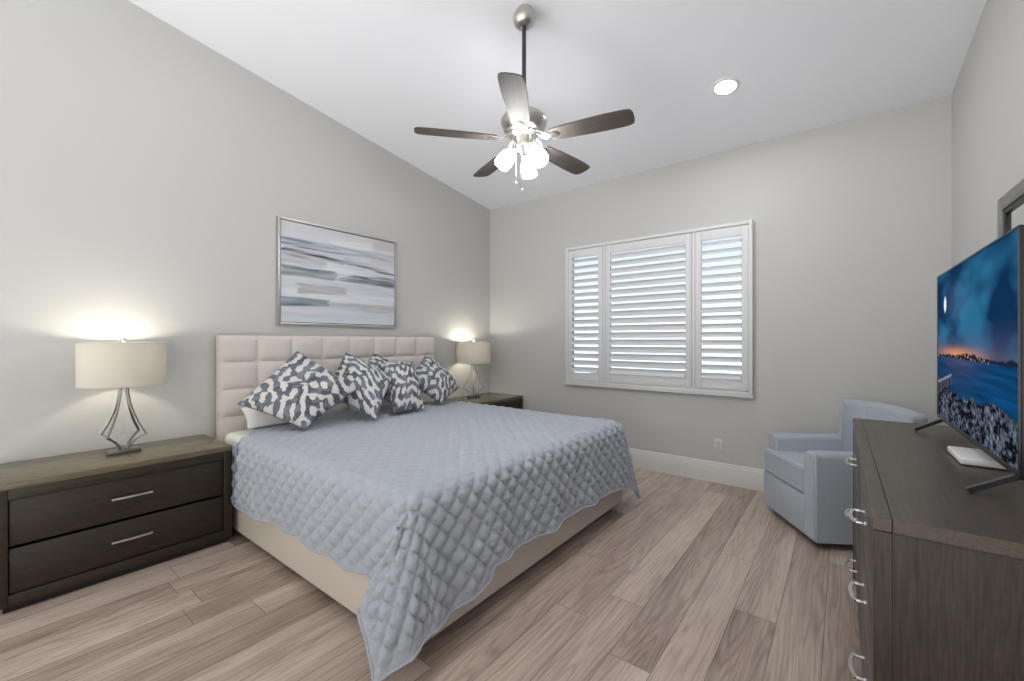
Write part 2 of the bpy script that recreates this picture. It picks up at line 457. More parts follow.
SX0, SX1, SZ0, SZ1 = -2.392, -0.598, 0.790, 2.255
sh = thing('plantation_shutters', 'white three panel louvred shutters in a frame on the back wall', 'shutters', ((SX0 + SX1) / 2, YB, SZ0))
hw, hh = (SX1 - SX0) / 2, SZ1 - SZ0
bm = B()
fw = .030
for a in ((-hw, -hw + fw, 0, hh), (hw - fw, hw, 0, hh), (-hw + fw, hw - fw, 0, fw), (-hw + fw, hw - fw, hh - fw, hh)):
    box(bm, a[0], a[1], -.055, -.001, a[2], a[3], .004)
for x in (-.441, .427):
    box(bm, x - .014, x + .014, -.046, -.001, fw, hh - fw, .002)
box(bm, -hw - .008, hw + .008, -.052, -.001, -.020, 0.002, .004)
obj('shutter_frame', bm, M['shutter'], sh)
cx0 = (SX0 + SX1) / 2
def shutter(x0, x1, tilt, zt_, nl):
    x0 -= cx0; x1 -= cx0
    st, rail_b, rail_t = .050, .082, zt_
    z0, z1 = fw + .004, hh - fw - .004
    bm = B()
    ya, yb = -.049, -.019
    box(bm, x0, x0 + st, ya, yb, z0, z1, .003); box(bm, x1 - st, x1, ya, yb, z0, z1, .003)
    box(bm, x0 + st, x1 - st, ya + .002, yb - .002, z0, z0 + rail_b, .003); box(bm, x0 + st, x1 - st, ya + .002, yb - .002, z1 - rail_t, z1, .003)
    p = obj('shutter_panel', bm, M['shutter'], sh)
    bm = B()
    la, lb = z0 + rail_b, z1 - rail_t
    pitch = (lb - la) / nl
    for k in range(nl):
        zc = la + pitch * (k + .5)
        sec = []
        wl, tl = .041, .0095
        for j in range(14):
            a = 2 * PI * j / 14
            sec.append((wl * math.cos(a), tl * math.sin(a)))
        ca, sa = math.cos(tilt), math.sin(tilt)
        ra = [bm.verts.new((x0 + st + .002, -.034 + u * ca - v * sa, zc + u * sa + v * ca)) for u, v in sec]
        rb = [bm.verts.new((x1 - st - .002, -.034 + u * ca - v * sa, zc + u * sa + v * ca)) for u, v in sec]
        for j in range(14): bm.faces.new((ra[j], ra[(j + 1) % 14], rb[(j + 1) % 14], rb[j]))
        bm.faces.new(ra[::-1]); bm.faces.new(rb)
    obj('louvers', bm, M['shutter'], p, 50)
    return p
shutter(-2.360, -1.953, math.radians(34), .085, 17)
shutter(-1.919, -1.085, math.radians(44), .085, 17)
shutter(-1.051, -0.630, math.radians(30), .085, 17)
# outside the window
bm = B(); box(bm, -9, 6, YB + .13, YB + 14, -.30, -.2); struct(obj('ground', bm, M['pavers'], None, None))

# ---------------------------------------------------------------- bed
XF, YL, YR = -1.32, 1.05, 3.05
BY = (YL + YR) / 2
bed = thing('bed', 'king bed with cream tufted headboard and upholstered rails', 'bed', (XL + .02, BY, 0))
bx = XF - (XL + .02); by = (YR - YL) / 2
# headboard: eight by six box-tufted squares
hx0, hx1, hz1, hy = 0.0, .085, 1.287, .990
nc, nr, sub = 8, 6, 14
pitchz = .193
us = np.linspace(-hy, hy, nc * sub + 1)
vs = hz1 - np.arange(0, int(nr * sub) + 1) * pitchz / sub
uu, vv = np.meshgrid(us, vs, indexing='ij')
fu = np.abs(((uu + hy) / (2 * hy) * nc) % 1.0 * 2 - 1); fv = np.abs(((hz1 - vv) / pitchz) % 1.0 * 2 - 1)
puff = .024 * (1 - fu ** 4) ** .75 * (1 - fv ** 4) ** .75
Pf = np.stack([hx1 - .02 + puff, uu, vv], -1)
# round the outer rim
Pf = np.concatenate([np.stack([np.full_like(uu[:1], hx0), uu[:1], vv[:1]], -1), Pf, np.stack([np.full_like(uu[:1], hx0), uu[-1:], vv[-1:]], -1)], 0)
top = Pf[:, :1].copy(); top[..., 0] = hx0
bot = Pf[:, -1:].copy(); bot[..., 0] = hx0
Pf = np.concatenate([top, Pf, bot], 1)
me = grid_mesh('headboard', Pf)
hb = link('headboard', me, M['tuft'], bed, 60); hb.location.y = .022
for s in (-1, 1):
    bm = B(); box(bm, .004, .05, s * .8 - .04, s * .8 + .04, 0, .2); obj('headboard_leg', bm, M['dark'], bed)
zr0, zr1 = .035, .37
bm = B(); box(bm, .07, bx, -by, -by + .06, zr0, zr1, .014, 3); obj('side_rail', bm, M['linen'], bed)
bm = B(); box(bm, .07, bx, by - .06, by, zr0, zr1, .014, 3); obj('side_rail', bm, M['linen'], bed)
bm = B(); box(bm, bx - .062, bx + .002, -by + .004, by - .004, zr0, zr1, .014, 3); obj('foot_rail', bm, M['linen'], bed)
for sx in (.25, bx - .14):
    for sy in (-1, 1):
        bm = B(); box(bm, sx - .04, sx + .04, sy * (by - .10) - .04, sy * (by - .10) + .04, 0, zr0 + .005, .004); obj('leg', bm, M['dark'], bed)
bm = B(); box(bm, .09, bx - .05, -by + .05, by - .05, .20, .26); obj('slat_deck', bm, M['dark'], bed)

ZT = .645
mt = thing('mattress', 'mattress in a white fitted sheet under the blue quilt', 'mattress', (XL + .13, BY, .262))
bm = B(); box(bm, 0, XF - .06 - (XL + .13), -.965, .965, 0, ZT - .03 - .262, .05, 4); obj('mattress_core', bm, M['sheet'], mt, 50)

# quilt ------------------------------------------------------------------
def arc_prof(e, r):
    h = np.where(e < r * PI / 2, r * np.sin(np.clip(e / r, 0, PI / 2)), r)
    d = np.where(e < r * PI / 2, r * (1 - np.cos(np.clip(e / r, 0, PI / 2))), r)
    hang = np.clip(e - r * PI / 2, 0, None)
    return h, d, hang
def keyed(phi, keys):
    k = np.array([q[0] for q in keys], float)
    v = np.array([q[1] for q in keys], float)
    v = v / np.linalg.norm(v, axis=1, keepdims=True)
    out = np.stack([np.interp(phi, k, v[:, i]) for i in range(3)], -1)
    return out
def build_quilt():
    r = .08
    X0 = -2.985
    XF, YL, YR = globals()['XF'] + .03, globals()['YL'] - .025, globals()['YR'] + .012
    nxf, nxo, nyf, nyo = 240, 84, 250, 76
    xs_f = np.linspace(X0, XF - r, nxf)
    ys_f = np.linspace(YL + r, YR - r, nyf)
    fb = np.concatenate([np.zeros(nxf), np.linspace(0, 1, nxo + 1)[1:]])
    xs = np.concatenate([xs_f, np.full(nxo, XF - r)])
    fa = np.concatenate([np.linspace(1, 0, nyo + 1)[:-1], np.zeros(nyf), np.linspace(0, 1, nyo + 1)[1:]])
    ys = np.concatenate([np.full(nyo, YL + r), ys_f, np.full(nyo, YR - r)])
    sd = np.concatenate([-np.ones(nyo + nyf // 2), np.ones(nyf - nyf // 2 + nyo)])
    X, Y = np.meshgrid(xs, ys, indexing='ij'); FB, FA = np.meshgrid(fb, fa, indexing='ij')
    SD = np.broadcast_to(sd[None, :], X.shape)
    # the head edge runs back under the cushions away from the sides
    inner = np.clip(np.minimum(Y - (YL + r), (YR - r) - Y) / .22, 0, 1) * (FA == 0)
    tX = np.clip((X - X0) / (XF - r - X0), 0, 1)
    X = X - .33 * inner ** .7 * (1 - tX)
    def e_for(z): return r * PI / 2 + (ZT - r - z)
    zl = np.interp(X, [-2.985, -2.96, -2.5, -2.03, -1.75, -1.55, -1.39], [.235, .232, .262, .276, .268, .27, .25]) + .006 * np.sin(X * 23)
    zf = np.interp(Y, [1.10, 1.20, 1.30, 1.42, 1.46, 1.6, 1.75, 1.9, 2.3, 2.84, 2.97], [.145, .140, .155, .180, .236, .226, .240, .224, .232, .20, .15])
    A = FA * e_for(zl); Bq = FB * e_for(zf)
    CX = X + Bq; CY = Y + SD * A                       # unfolded cloth coordinates
    rho = np.hypot(A, Bq); phi = np.degrees(np.arctan2(Bq, np.maximum(A, 1e-9)))
    phi = np.where(rho < 1e-6, 0, phi)
    h, d, hang = arc_prof(rho, r)
    keysL = [(0, (.0, -.07, -1)), (8, (.10, -.10, -1)), (16, (.05, -.22, -1)), (24, (-.20, -.30, -.92)), (30, (-.31, -.33, -.88)),
             (34, (-.23, -.35, -.9)), (52, (.05, -.33, -.92)), (64, (.18, -.20, -.96)), (76, (.13, -.05, -.98)), (90, (.09, 0, -1))]
    keysR = [(0, (.0, .07, -1)), (20, (.02, .2, -1)), (45, (.15, .26, -1)), (70, (.16, .12, -1)), (90, (.09, 0, -1))]
    DL = keyed(phi, keysL); DR = keyed(phi, keysR)
    D = np.where((SD < 0)[..., None], DL, DR)
    ph = np.radians(phi)
    out = np.stack([np.sin(ph), SD * np.cos(ph), np.zeros_like(ph)], -1)
    # soft waves of the hanging sides
    corner = np.clip(1 - np.minimum(np.abs(phi - 0), np.abs(phi - 90)) / 14, 0, 1)
    wv_f = (.013 * (1 + np.sin(Y * 13.5 + .6)) + .008 * np.sin(Y * 29 + 1.0)) * np.interp(Y, [2.5, 2.95], [1, .3])
    wv_l = .012 * np.sin(X * 9.0 + .3) + .007 * np.sin(X * 21)
    wv = np.where(phi > 45, wv_f, wv_l) * corner * (hang / .33) ** 1.2
    P = np.stack([X, Y, np.full_like(X, ZT)], -1) + out * (h + wv)[..., None]
    P[..., 2] -= d
    P += D * (hang * (1 - .055 * np.exp(-((phi - 50) / 15) ** 2)))[..., None]
    # gentle unevenness of the top
    nz = noise2(X.shape, 18, 18, 3)
    P[..., 2] += .004 * nz * (rho < 1e-6)
    # soft crown at the middle, lower at the edges
    # quilting: diamonds
    gu = np.gradient(P, axis=0); gv = np.gradient(P, axis=1)
    nn = np.cross(gu, gv); nn /= np.maximum(np.linalg.norm(nn, axis=-1, keepdims=True), 1e-9)
    s = .069
    wob = noise2(X.shape, 16, 16, 21) * .05
    a = (CX + CY) / math.sqrt(2) / s + wob; b = (CX - CY) / math.sqrt(2) / s - wob
    sa = np.abs(np.sin(PI * a)); sb = np.abs(np.sin(PI * b))
    pil = np.clip(sa, 0, 1) ** .5 * np.clip(sb, 0, 1) ** .5
    side = sstep(0.0, .12, rho)
    amp = .0095 + .0125 * side
    # every cell is stuffed a little differently, with small puckers gathered at the stitch lines
    ia = np.floor(a).astype(int); ib = np.floor(b).astype(int)
    cell = np.sin(ia * 12.9898 + ib * 78.233) * 43758.5453; cell = cell - np.floor(cell)
    fa_ = a - ia - .5; fb_ = b - ib - .5
    th_ = np.arctan2(fb_, fa_); rr = np.hypot(fa_, fb_)
    hemf = 1 - .75 * sstep(.88, 1.0, np.maximum(FA, FB))
    puck = np.sin(th_ * 5 + cell * 20) * sstep(.12, .42, rr) * (.0009 + .0010 * side)
    crk = noise2(X.shape, 1.4, 1.4, 11) * .0007 + noise2(X.shape, 5, 5, 12) * .0022 * side
    P = P + nn * ((amp * (.75 + .5 * cell) * (pil - .5) + crk + puck) * hemf)[..., None]
    P[..., 2] = np.maximum(P[..., 2], .012)
    return P
QP = build_quilt()
q = thing('quilt', 'blue grey diamond quilted bedspread draped over the bed', 'quilt', (0, 0, 0))
me = grid_mesh('quilted_cover', QP)
qo = link('quilted_cover', me, M['quilt'], q, None)
me.polygons.foreach_set('use_smooth', [True] * len(me.polygons))
sol = qo.modifiers.new('thick', 'SOLIDIFY'); sol.thickness = .012; sol.offset = -1.0
# binding along the hem
n0, m0, _ = QP.shape
hem = [QP[i, 0] for i in range(0, n0, 2)] + [QP[-1, j] for j in range(0, m0, 2)] + [QP[i, -1] for i in range(n0 - 1, -1, -2)]
bm = B(); sweep(bm, hem, circ(.0065, 6)); obj('hem_binding', bm, M['quilt'], q)
# turned back strip at the head end of the left side
i0 = int(np.argmin(np.abs(QP[:240, 0, 0] - (-2.93))))
strip = QP[0:i0:2, 0:66:2].copy() ; strip[..., 1] -= .004
sm = strip.copy()
for _ in range(3):
    sm[1:-1, 1:-1] = (sm[:-2, 1:-1] + sm[2:, 1:-1] + sm[1:-1, :-2] + sm[1:-1, 2:]) / 4
me = grid_mesh('turned_edge', sm); to = link('turned_edge', me, M['quilt_back'], q, 60)
to['label'] = 'smooth darker blue turned back edge'
sol = to.modifiers.new('thick', 'SOLIDIFY'); sol.thickness = .006; sol.offset = 0

# pillows ---------------------------------------------------------------
def bandpass(n, seed, f0, width, it=6, gain=1.6, ang=None, ani=1.0):
    """labyrinth pattern by repeated band filtering; ang / ani stretch it along one direction"""
    r = np.random.default_rng(seed).standard_normal((n, n))
    fy = np.fft.fftfreq(n)[:, None] * n; fx = np.fft.fftfreq(n)[None, :] * n
    if ang is None: fr = np.hypot(fx, fy)
    else:
        ca, sa = math.cos(ang), math.sin(ang)
        fr = np.hypot((fx * ca + fy * sa) * ani, -fx * sa + fy * ca)
    g = np.exp(-((fr - f0) / (f0 * width)) ** 2)
    for k in range(it):
        r = np.real(np.fft.ifft2(np.fft.fft2(r) * g)); r = np.tanh(gain * r / r.std())
    return r
def cushion(name, corners, puff, mat, n=96, pattern=None, parent=None, pinch=.045, wob=0.0):
    """corners: bottom, right, top, left; front faces the viewer"""
    b, rr, t, l = [np.array(c, float) for c in corners]
    u = np.linspace(0, 1, n); U, V = np.meshgrid(u, u, indexing='ij')
    # edges drawn in towards the centre, corners kept
    cu = U * 2 - 1; cv = V * 2 - 1
    pu = cu * (1 - pinch * (1 - cv ** 2)); pv = cv * (1 - pinch * (1 - cu ** 2))
    a = (pu + 1) / 2; c = (pv + 1) / 2
    base = (b * ((1 - a) * (1 - c))[..., None] + rr * (a * (1 - c))[..., None] + t * (a * c)[..., None] + l * ((1 - a) * c)[..., None])
    nrm = np.cross(rr - l, t - b); nrm /= np.linalg.norm(nrm)
    prof = ((1 - np.abs(cu) ** 2.2) * (1 - np.abs(cv) ** 2.2)) ** .52
    dn = noise2((n, n), 7, 7, int(abs(b[0] * 1000)) + 5) * .006 * prof
    me_ = []
    F = base + nrm * (puff * prof + dn)[..., None]
    K = base - nrm * (puff * .8 * prof)[..., None]
    P = np.concatenate([F.reshape(-1, 3), K.reshape(-1, 3)])
    idx = np.arange(n * n).reshape(n, n)
    q1 = np.stack([idx[:-1, :-1], idx[1:, :-1], idx[1:, 1:], idx[:-1, 1:]], -1).reshape(-1, 4)
    q2 = q1[:, ::-1] + n * n
    me = bpy.data.meshes.new(name)
    me.from_pydata(P.tolist(), [], np.concatenate([q1, q2]).tolist())
    if pattern is not None:
        set_col(me, np.concatenate([pattern.reshape(-1, 3), pattern.reshape(-1, 3)]))
    bm = bmesh.new(); bm.from_mesh(me); bmesh.ops.remove_doubles(bm, verts=bm.verts[:], dist=1e-4); bm.to_mesh(me); bm.free()
    o = link(name, me, mat, parent, 75)
    rim = np.concatenate([base[:, 0], base[-1, 1:], base[-2::-1, -1], base[0, -2:0:-1]])
    return o, rim
def ikat(seed, n=96):
    """flame stripes: curling blue grey bands with comb teeth of cream"""
    big = bandpass(n, seed, 4.2, .35, 3, 1.3, .8, 2.0)
    mid = bandpass(n, seed + 50, 8.5, .30, 4, 1.6, .75, 1.7)
    teeth = bandpass(n, seed + 90, 14.0, .16, 5, 1.8, -.8, 1.9)
    edge = np.exp(-(mid / .75) ** 2)
    t = mid * .9 + big * .35 + teeth * .80 * edge
    m = sstep(-.42, -.08, t)
    core = sstep(.95, 1.2, t + .25 * teeth)
    tone = sstep(-.9, .9, noise2((n, n), 9, 9, seed + 9))[..., None]
    cream = srgb(208, 207, 203)
    blue = srgb(106, 112, 126); grey = srgb(88, 90, 96)
    dk = blue[None, None] * tone + grey[None, None] * (1 - tone)
    dk = dk * (1 - .25 * (1 - sstep(.0, .5, t)) * m)[..., None]
    dk = dk * (1 - core[..., None] * .45) + srgb(150, 154, 162)[None, None] * core[..., None] * .45
    return dk * m[..., None] + cream[None, None] * (1 - m)[..., None]
CU = [
    ('square ikat cushion in blue and cream, leftmost and largest on the bed', (-2.82, 1.375, .66), (-2.86, 1.80, .895), (-3.22, 1.515, 1.17), (-3.16, 1.10, .83), 21),
    ('ikat cushion second from the left, tip pointing up, low corner forward', (-2.73, 1.86, .665), (-2.95, 2.17, .943), (-3.27, 1.94, 1.15), (-3.12, 1.66, .86), 22),
    ('ikat cushion in the middle, leaning on the headboard behind two others', (-3.08, 2.30, .68), (-3.22, 2.56, .91), (-3.35, 2.262, 1.147), (-3.28, 2.02, .90), 23),
    ('small upright ikat cushion fourth from the left, straight edge on the quilt', (-2.82, 2.08, .675), (-2.78, 2.36, .675), (-3.10, 2.49, 1.06), (-3.14, 2.18, 1.05), 24),
    ('ikat cushion nearest the far lamp, corner pointing at the lamp', (-2.90, 2.66, .675), (-3.10, 3.09, .765), (-3.25, 2.79, 1.126), (-3.12, 2.46, .90), 25),
]
for lab, b_, r_, t_, l_, sd_ in CU:
    cen = (np.array(b_) + np.array(t_)) / 2
    base = np.array([cen[0], cen[1], b_[2]])
    th = thing('throw_pillow', lab, 'cushion', tuple(base), 0, 'ikat throw pillows on the bed')
    rel = [np.array(c) - base for c in (b_, r_, t_, l_)]
    o, rim = cushion('pillow_cover', rel, .115, M['ikat'], 120, ikat(sd_, 120), th)
    bm = B(); pts = [tuple(p) for p in rim[::3]] + [tuple(rim[0])]
    sweep(bm, pts, circ(.004, 6)); obj('piping', bm, M['pipe'], th)
bp = thing('bed_pillow', 'white sleeping pillow tucked behind the leftmost cushion', 'pillow', (-3.24, 1.40, .66))
cushion('pillow_case', [(.10, -.25, .0), (.10, .25, .0), (-.12, .25, .17), (-.12, -.21, .11)], .05, M['sheet'], 50, None, bp, .04)

# ---------------------------------------------------------------- nightstands
def bar_pull(parent, x, y, z, ln, mat, axis='x'):
    """slim bar handle on two posts, standing out towards -y"""
    bm = B()
    pts = [(x - ln / 2 + ln * k / 12, y - .026 - .004 * math.sin(PI * k / 12), z) for k in range(13)]
    sweep(bm, pts, rect(.015, .010))
    for s in (-1, 1): box(bm, x + s * ln * .42 - .006, x + s * ln * .42 + .006, y - .026, y, z - .005, z + .005, .001)
    return obj('handle', bm, mat, parent, 50)
def nightstand(label, y0):
    """built with its front on -y, then turned to face +x"""
    W_, D_, H_ = .945, .515, .60
    t = thing('nightstand', label, 'nightstand', (XL + .015 + D_, y0 + W_ / 2, 0), PI / 2, 'dark two drawer nightstands beside the bed')
    w = W_ / 2
    bm = B()
    box(bm, -w, -w + .045, 0, D_, .035, H_ - .03, .003); box(bm, w - .045, w, 0, D_, .035, H_ - .03, .003)
    box(bm, -w + .045, w - .045, 0.001, D_, .035, .085, .002); box(bm, -w + .045, w - .045, 0.001, D_, H_ - .08, H_ - .03, .002)
    box(bm, -w + .045, w - .045, D_ - .02, D_, .085, H_ - .08)
    box(bm, -w + .045, w - .045, .03, D_ - .02, .30, .32)
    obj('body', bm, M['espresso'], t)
    bm = B(); box(bm, -w - .001, w + .001, -.002, D_, H_ - .032, H_, .004); obj('top', bm, M['espresso_top_lit'], t)
    bm = B(); box(bm, -w + .03, w - .03, .03, D_ - .02, 0, .036); obj('plinth', bm, M['dark'], t)
    zz = [(.088, .292), (.309, .518)]
    for a, b in zz:
        bm = B(); box(bm, -w + .048, w - .048, .012, .032, a, b, .003)
        d = obj('drawer', bm, M['espresso'], t)
        h = bar_pull(d, .0, .012, (a + b) / 2 + .012, .165, M['chrome'])
        h['label'] = 'silver bar handle'
    return t
ns1 = nightstand('dark brown nightstand left of the bed, both drawers in full view', .067)
ns2 = nightstand('dark brown nightstand behind the bed in the far corner, mostly hidden', 3.095)

# ---------------------------------------------------------------- table lamps
def lamp(label, x, y, z):
    t = thing('table_lamp', label, 'lamp', (x, y, z), 0, 'geometric metal table lamps on the nightstands')
    bm = B(); box(bm, -.035, .035, -.072, .072, 0, .024, .003); obj('base', bm, M['pewter'], t)
    bm = B()
    ctl = [(.020, .392), (.024, .345), (.034, .290), (.052, .232), (.080, .170), (.118, .108), (.086, .092), (.058, .072), (.036, .048), (.022, .024)]
    def cat(pts, n):
        out = []
        for i in range(len(pts) - 1):
            for k in range(n): out.append(tuple(np.array(pts[i]) * (1 - k / n) + np.array(pts[i + 1]) * k / n))
        out.append(pts[-1]); return out
    for k in range(4):
        a = PI / 4 + k * PI / 2
        e = Vector((math.cos(a), math.sin(a), 0)); sd = Vector((-math.sin(a), math.cos(a), 0))
        up = ctl[:6]; lo = ctl[5:]
        sweep(bm, [e * r + Vector((0, 0, zz)) for r, zz in up], rect(.011, .006), side=sd)
        sweep(bm, [e * r + Vector((0, 0, zz)) for r, zz in lo], rect(.011, .006), side=sd)
    lathe(bm, [(.024, .385), (.026, .392), (.026, .402), (.010, .404), (.008, .45)], 20)
    obj('stem', bm, M['pewter'], t)
    bm = B(); lathe(bm, [(.001, .075), (.007, .085), (.009, .10), (.006, .115), (.004, .13), (.0055, .26), (.004, .39)], 12)
    obj('crystal_rod', bm, M['crystal'], t)
    bm = B()
    R, z0, z1, th_ = .194, .392, .640, .002
    prof = [(R, z0), (R, z1), (R - th_, z1), (R - th_, z0)]
    n = 64; rings = []
    for r, zz in prof: rings.append([bm.verts.new((r * math.cos(2 * PI * k / n), r * math.sin(2 * PI * k / n), zz)) for k in range(n)])
    for i in range(4):
        for k in range(n):
            bm.faces.new((rings[i][k], rings[i][(k + 1) % n], rings[(i + 1) % 4][(k + 1) % n], rings[(i + 1) % 4][k]))
    s = obj('lamp_shade', bm, M['shade'], t, 30)
    for zz in (z1 - .003, z0 + .003):
        bm = B()
        pts = [(R * math.cos(2 * PI * k / n), R * math.sin(2 * PI * k / n), zz) for k in range(n + 1)]
        sweep(bm, pts, circ(.0032, 6))
        obj('shade_trim', bm, M['shade'], s)
    bm = B()
    for k in range(3):
        a = 2 * PI * k / 3
        sweep(bm, [(0, 0, z1 - .015), (R * math.cos(a), R * math.sin(a), z1 - .006)], circ(.002, 6))
    sweep(bm, [(0.03, 0, .45), (.045, 0, .55), (0, 0, z1 - .012)], circ(.002, 6), up=Vector((0, 1, 0)))
    lathe(bm, [(.004, z1 - .02), (.004, z1 + .002), (.011, z1 + .008), (.011, z1 + .022), (.001, z1 + .026)], 14)
    obj('finial', bm, M['chrome'], t)
    bm = B(); lathe(bm, [(.012, .45), (.014, .47), (.028, .50), (.030, .52), (.022, .545), (.001, .556)], 16)
    bo = obj('bulb', bm, M['bulb'], t)
    ld = bpy.data.lights.new('lamp_light', 'POINT'); ld.energy = LAMP_W; ld.color = (1.0, .94, .82); ld.shadow_soft_size = .03
    lo = bpy.data.objects.new('lamp_light', ld); C.objects.link(lo); lo.parent = t; lo.location = (0, 0, .585)
    return t
lamp('table lamp with drum shade on the nightstand left of the bed', -3.285, .554, .60)
lamp('table lamp with drum shade in the far corner behind the bed', -3.335, 3.555, .60)

# ---------------------------------------------------------------- painting above the bed
PY0, PY1, PZ0, PZ1 = 1.492, 2.612, 1.377, 2.228
pt = thing('framed_painting', 'abstract grey and white painting in a silver frame above the headboard', 'painting', (XL, (PY0 + PY1) / 2, PZ0))
w = (PY1 - PY0) / 2; hh_ = PZ1 - PZ0
bm = B()
for a in ((-w, -w + .017, 0, hh_), (w - .017, w, 0, hh_), (-w + .017, w - .017, 0, .017), (-w + .017, w - .017, hh_ - .017, hh_)):
    box(bm, .004, .042, a[0], a[1], a[2], a[3], .002)
obj('frame', bm, M['silver'], pt)
bm = B(); box(bm, .003, .016, -w + .015, w - .015, .015, hh_ - .015); obj('backing', bm, M['black'], pt)
def canvas_rgb(ny, nz):
    U, V = np.meshgrid(np.linspace(0, 1, ny), np.linspace(0, 1, nz), indexing='ij')   # U left-right, V down from the top
    nz1 = noise2((ny, nz), 40, 3, 1); nz2 = noise2((ny, nz), 14, 1.2, 2); nz3 = noise2((ny, nz), 60, 25, 3)
    base = srgb(203, 206, 212)[None, None] * np.ones((ny, nz, 1))
    base = base + (.035 * nz1 + .015 * nz2)[..., None]
    def mix(col, m):
        nonlocal base
        m = np.clip(m, 0, 1)[..., None]; base = base * (1 - m) + srgb(*col)[None, None] * m
    def stroke(u0, u1, vs_, th_, col, op, ragged=.012, soft=.010):
        vc = np.interp(U, [p[0] for p in vs_], [p[1] for p in vs_]); tt = np.interp(U, [p[0] for p in th_], [p[1] for p in th_])
        dd = np.abs(V - vc - ragged * .3 * nz1) - tt / 2 - ragged * .25 * nz2
        m = 1 - sstep(-soft, soft, dd)
        ends = sstep(u0 - .015, u0 + .015, U + .03 * nz2 * .4) * (1 - sstep(u1 - .02, u1 + .02, U + .02 * nz2 * .4))
        mix(col, m * ends * op * np.clip(.85 + .18 * nz2, 0, 1))
    mix((186, 181, 180), .5 * (1 - sstep(.05, .2, V)) * np.clip(.5 + .5 * nz1, 0, 1))
    mix((188, 182, 181), .8 * sstep(.75, .79, U) * (1 - sstep(.10, .13, V)))
    mix((192, 188, 186), .7 * sstep(.70, .76, U) * sstep(.19, .21, V) * (1 - sstep(.27, .30, V)))
    stroke(.38, .77, [(.38, .16), (.77, .11)], [(0, .10), (1, .08)], (216, 217, 218), .9)
    stroke(.0, 1.0, [(0, .22), (.45, .22), (1, .185)], [(0, .10), (.3, .09), (1, .04)], (150, 158, 170), .8, .05, .03)
    stroke(.0, .5, [(0, .225), (.25, .245), (.5, .245)], [(0, .016), (.5, .010)], (62, 66, 80), .75, .02)
    stroke(.0, .45, [(0, .19), (.2, .195), (.5, .20)], [(0, .02), (.5, .008)], (90, 98, 112), .5, .03)
    stroke(.0, .36, [(0, .36), (.36, .36)], [(0, .10), (.3, .07), (.36, .02)], (172, 172, 175), .8, .04, .03)
    stroke(.0, 1.0, [(0, .275), (.25, .300), (.45, .322), (.6, .328), (.83, .372), (1, .385)], [(0, .040), (.35, .036), (.6, .022), (1, .026)], (46, 45, 50), .92, .012)
    stroke(.0, .5, [(0, .315), (.3, .335), (.5, .345)], [(0, .018), (.5, .012)], (96, 88, 84), .7, .02)
    stroke(.5, 1.0, [(.5, .31), (.8, .345), (1, .365)], [(.5, .03), (1, .035)], (136, 144, 154), .6, .03, .02)
    stroke(.0, .43, [(0, .49), (.43, .485)], [(0, .105), (.43, .10)], (124, 130, 138), .9, .015)
    stroke(.0, .3, [(0, .455), (.3, .45)], [(0, .02), (.3, .02)], (96, 102, 112), .6, .03)
    stroke(.44, 1.0, [(.44, .505), (.6, .49), (.8, .495), (1, .50)], [(.44, .03), (.6, .09), (.8, .11), (1, .11)], (120, 120, 128), .88, .02)
    stroke(.66, 1.0, [(.66, .47), (.85, .50), (1, .52)], [(.6, .03), (1, .05)], (88, 88, 98), .7, .03)
    stroke(.13, .52, [(.13, .655), (.52, .645)], [(0, .10), (.52, .08)], (172, 168, 168), .92, .010, .006)
    stroke(.0, .38, [(0, .80), (.38, .79)], [(0, .095), (.38, .075)], (128, 140, 148), .92, .012, .006)
    stroke(.0, .36, [(0, .84), (.36, .825)], [(0, .012), (.36, .008)], (84, 94, 100), .7, .015)
    stroke(.55, 1.0, [(.5, .80), (1, .825)], [(.5, .03), (.7, .06), (1, .06)], (180, 176, 176), .8, .04, .02)
    stroke(.4, 1.0, [(.4, .83), (1, .865)], [(.4, .015), (1, .02)], (150, 158, 166), .5, .05, .02)
    mix((190, 204, 214), .5 * sstep(.86, 1.0, V) * np.clip(.6 + .5 * nz1, 0, 1))
    return np.clip(base, 0.01, 1)
ny_, nz_ = 230, 180
U, V = np.meshgrid(np.linspace(-w + .023, w - .023, ny_), np.linspace(hh_ - .023, .023, nz_), indexing='ij')
P = np.stack([np.full_like(U, .034), U, V], -1)
# wrap the canvas round its stretcher
me = grid_mesh('canvas', P); set_col(me, canvas_rgb(ny_, nz_))
co = link('canvas', me, M['art'], pt, None)
bm = B(); box(bm, .012, .0335, -w + .023, w - .023, .023, hh_ - .023); obj('stretcher', bm, M['sheet'], pt)

# ---------------------------------------------------------------- wall outlet
ot = thing('wall_outlet', 'white electrical outlet plate low on the back wall', 'outlet', (-.869, YB, .33))
bm = B(); box(bm, -.036, .036, -.007, -.0005, -.058, .058, .003); obj('cover_plate', bm, M['trim'], ot)
for s in (-1, 1):
    bm = B(); box(bm, -.017, .017, -.0095, -.006, s * .024 - .015, s * .024 + .015, .004); so = obj('socket', bm, M['trim'], ot)
    bm = B()
    for dx in (-.006, .006): box(bm, dx - .0012, dx + .0012, -.0102, -.009, s * .024 - .002, s * .024 + .007)
    lathe(bm, [(.0024, 0), (.0024, .001)], 10, Matrix.Translation((0, -.0102, s * .024 - .008)) @ Matrix.Rotation(-PI / 2, 4, 'X'))
    obj('slot', bm, M['dark'], so)

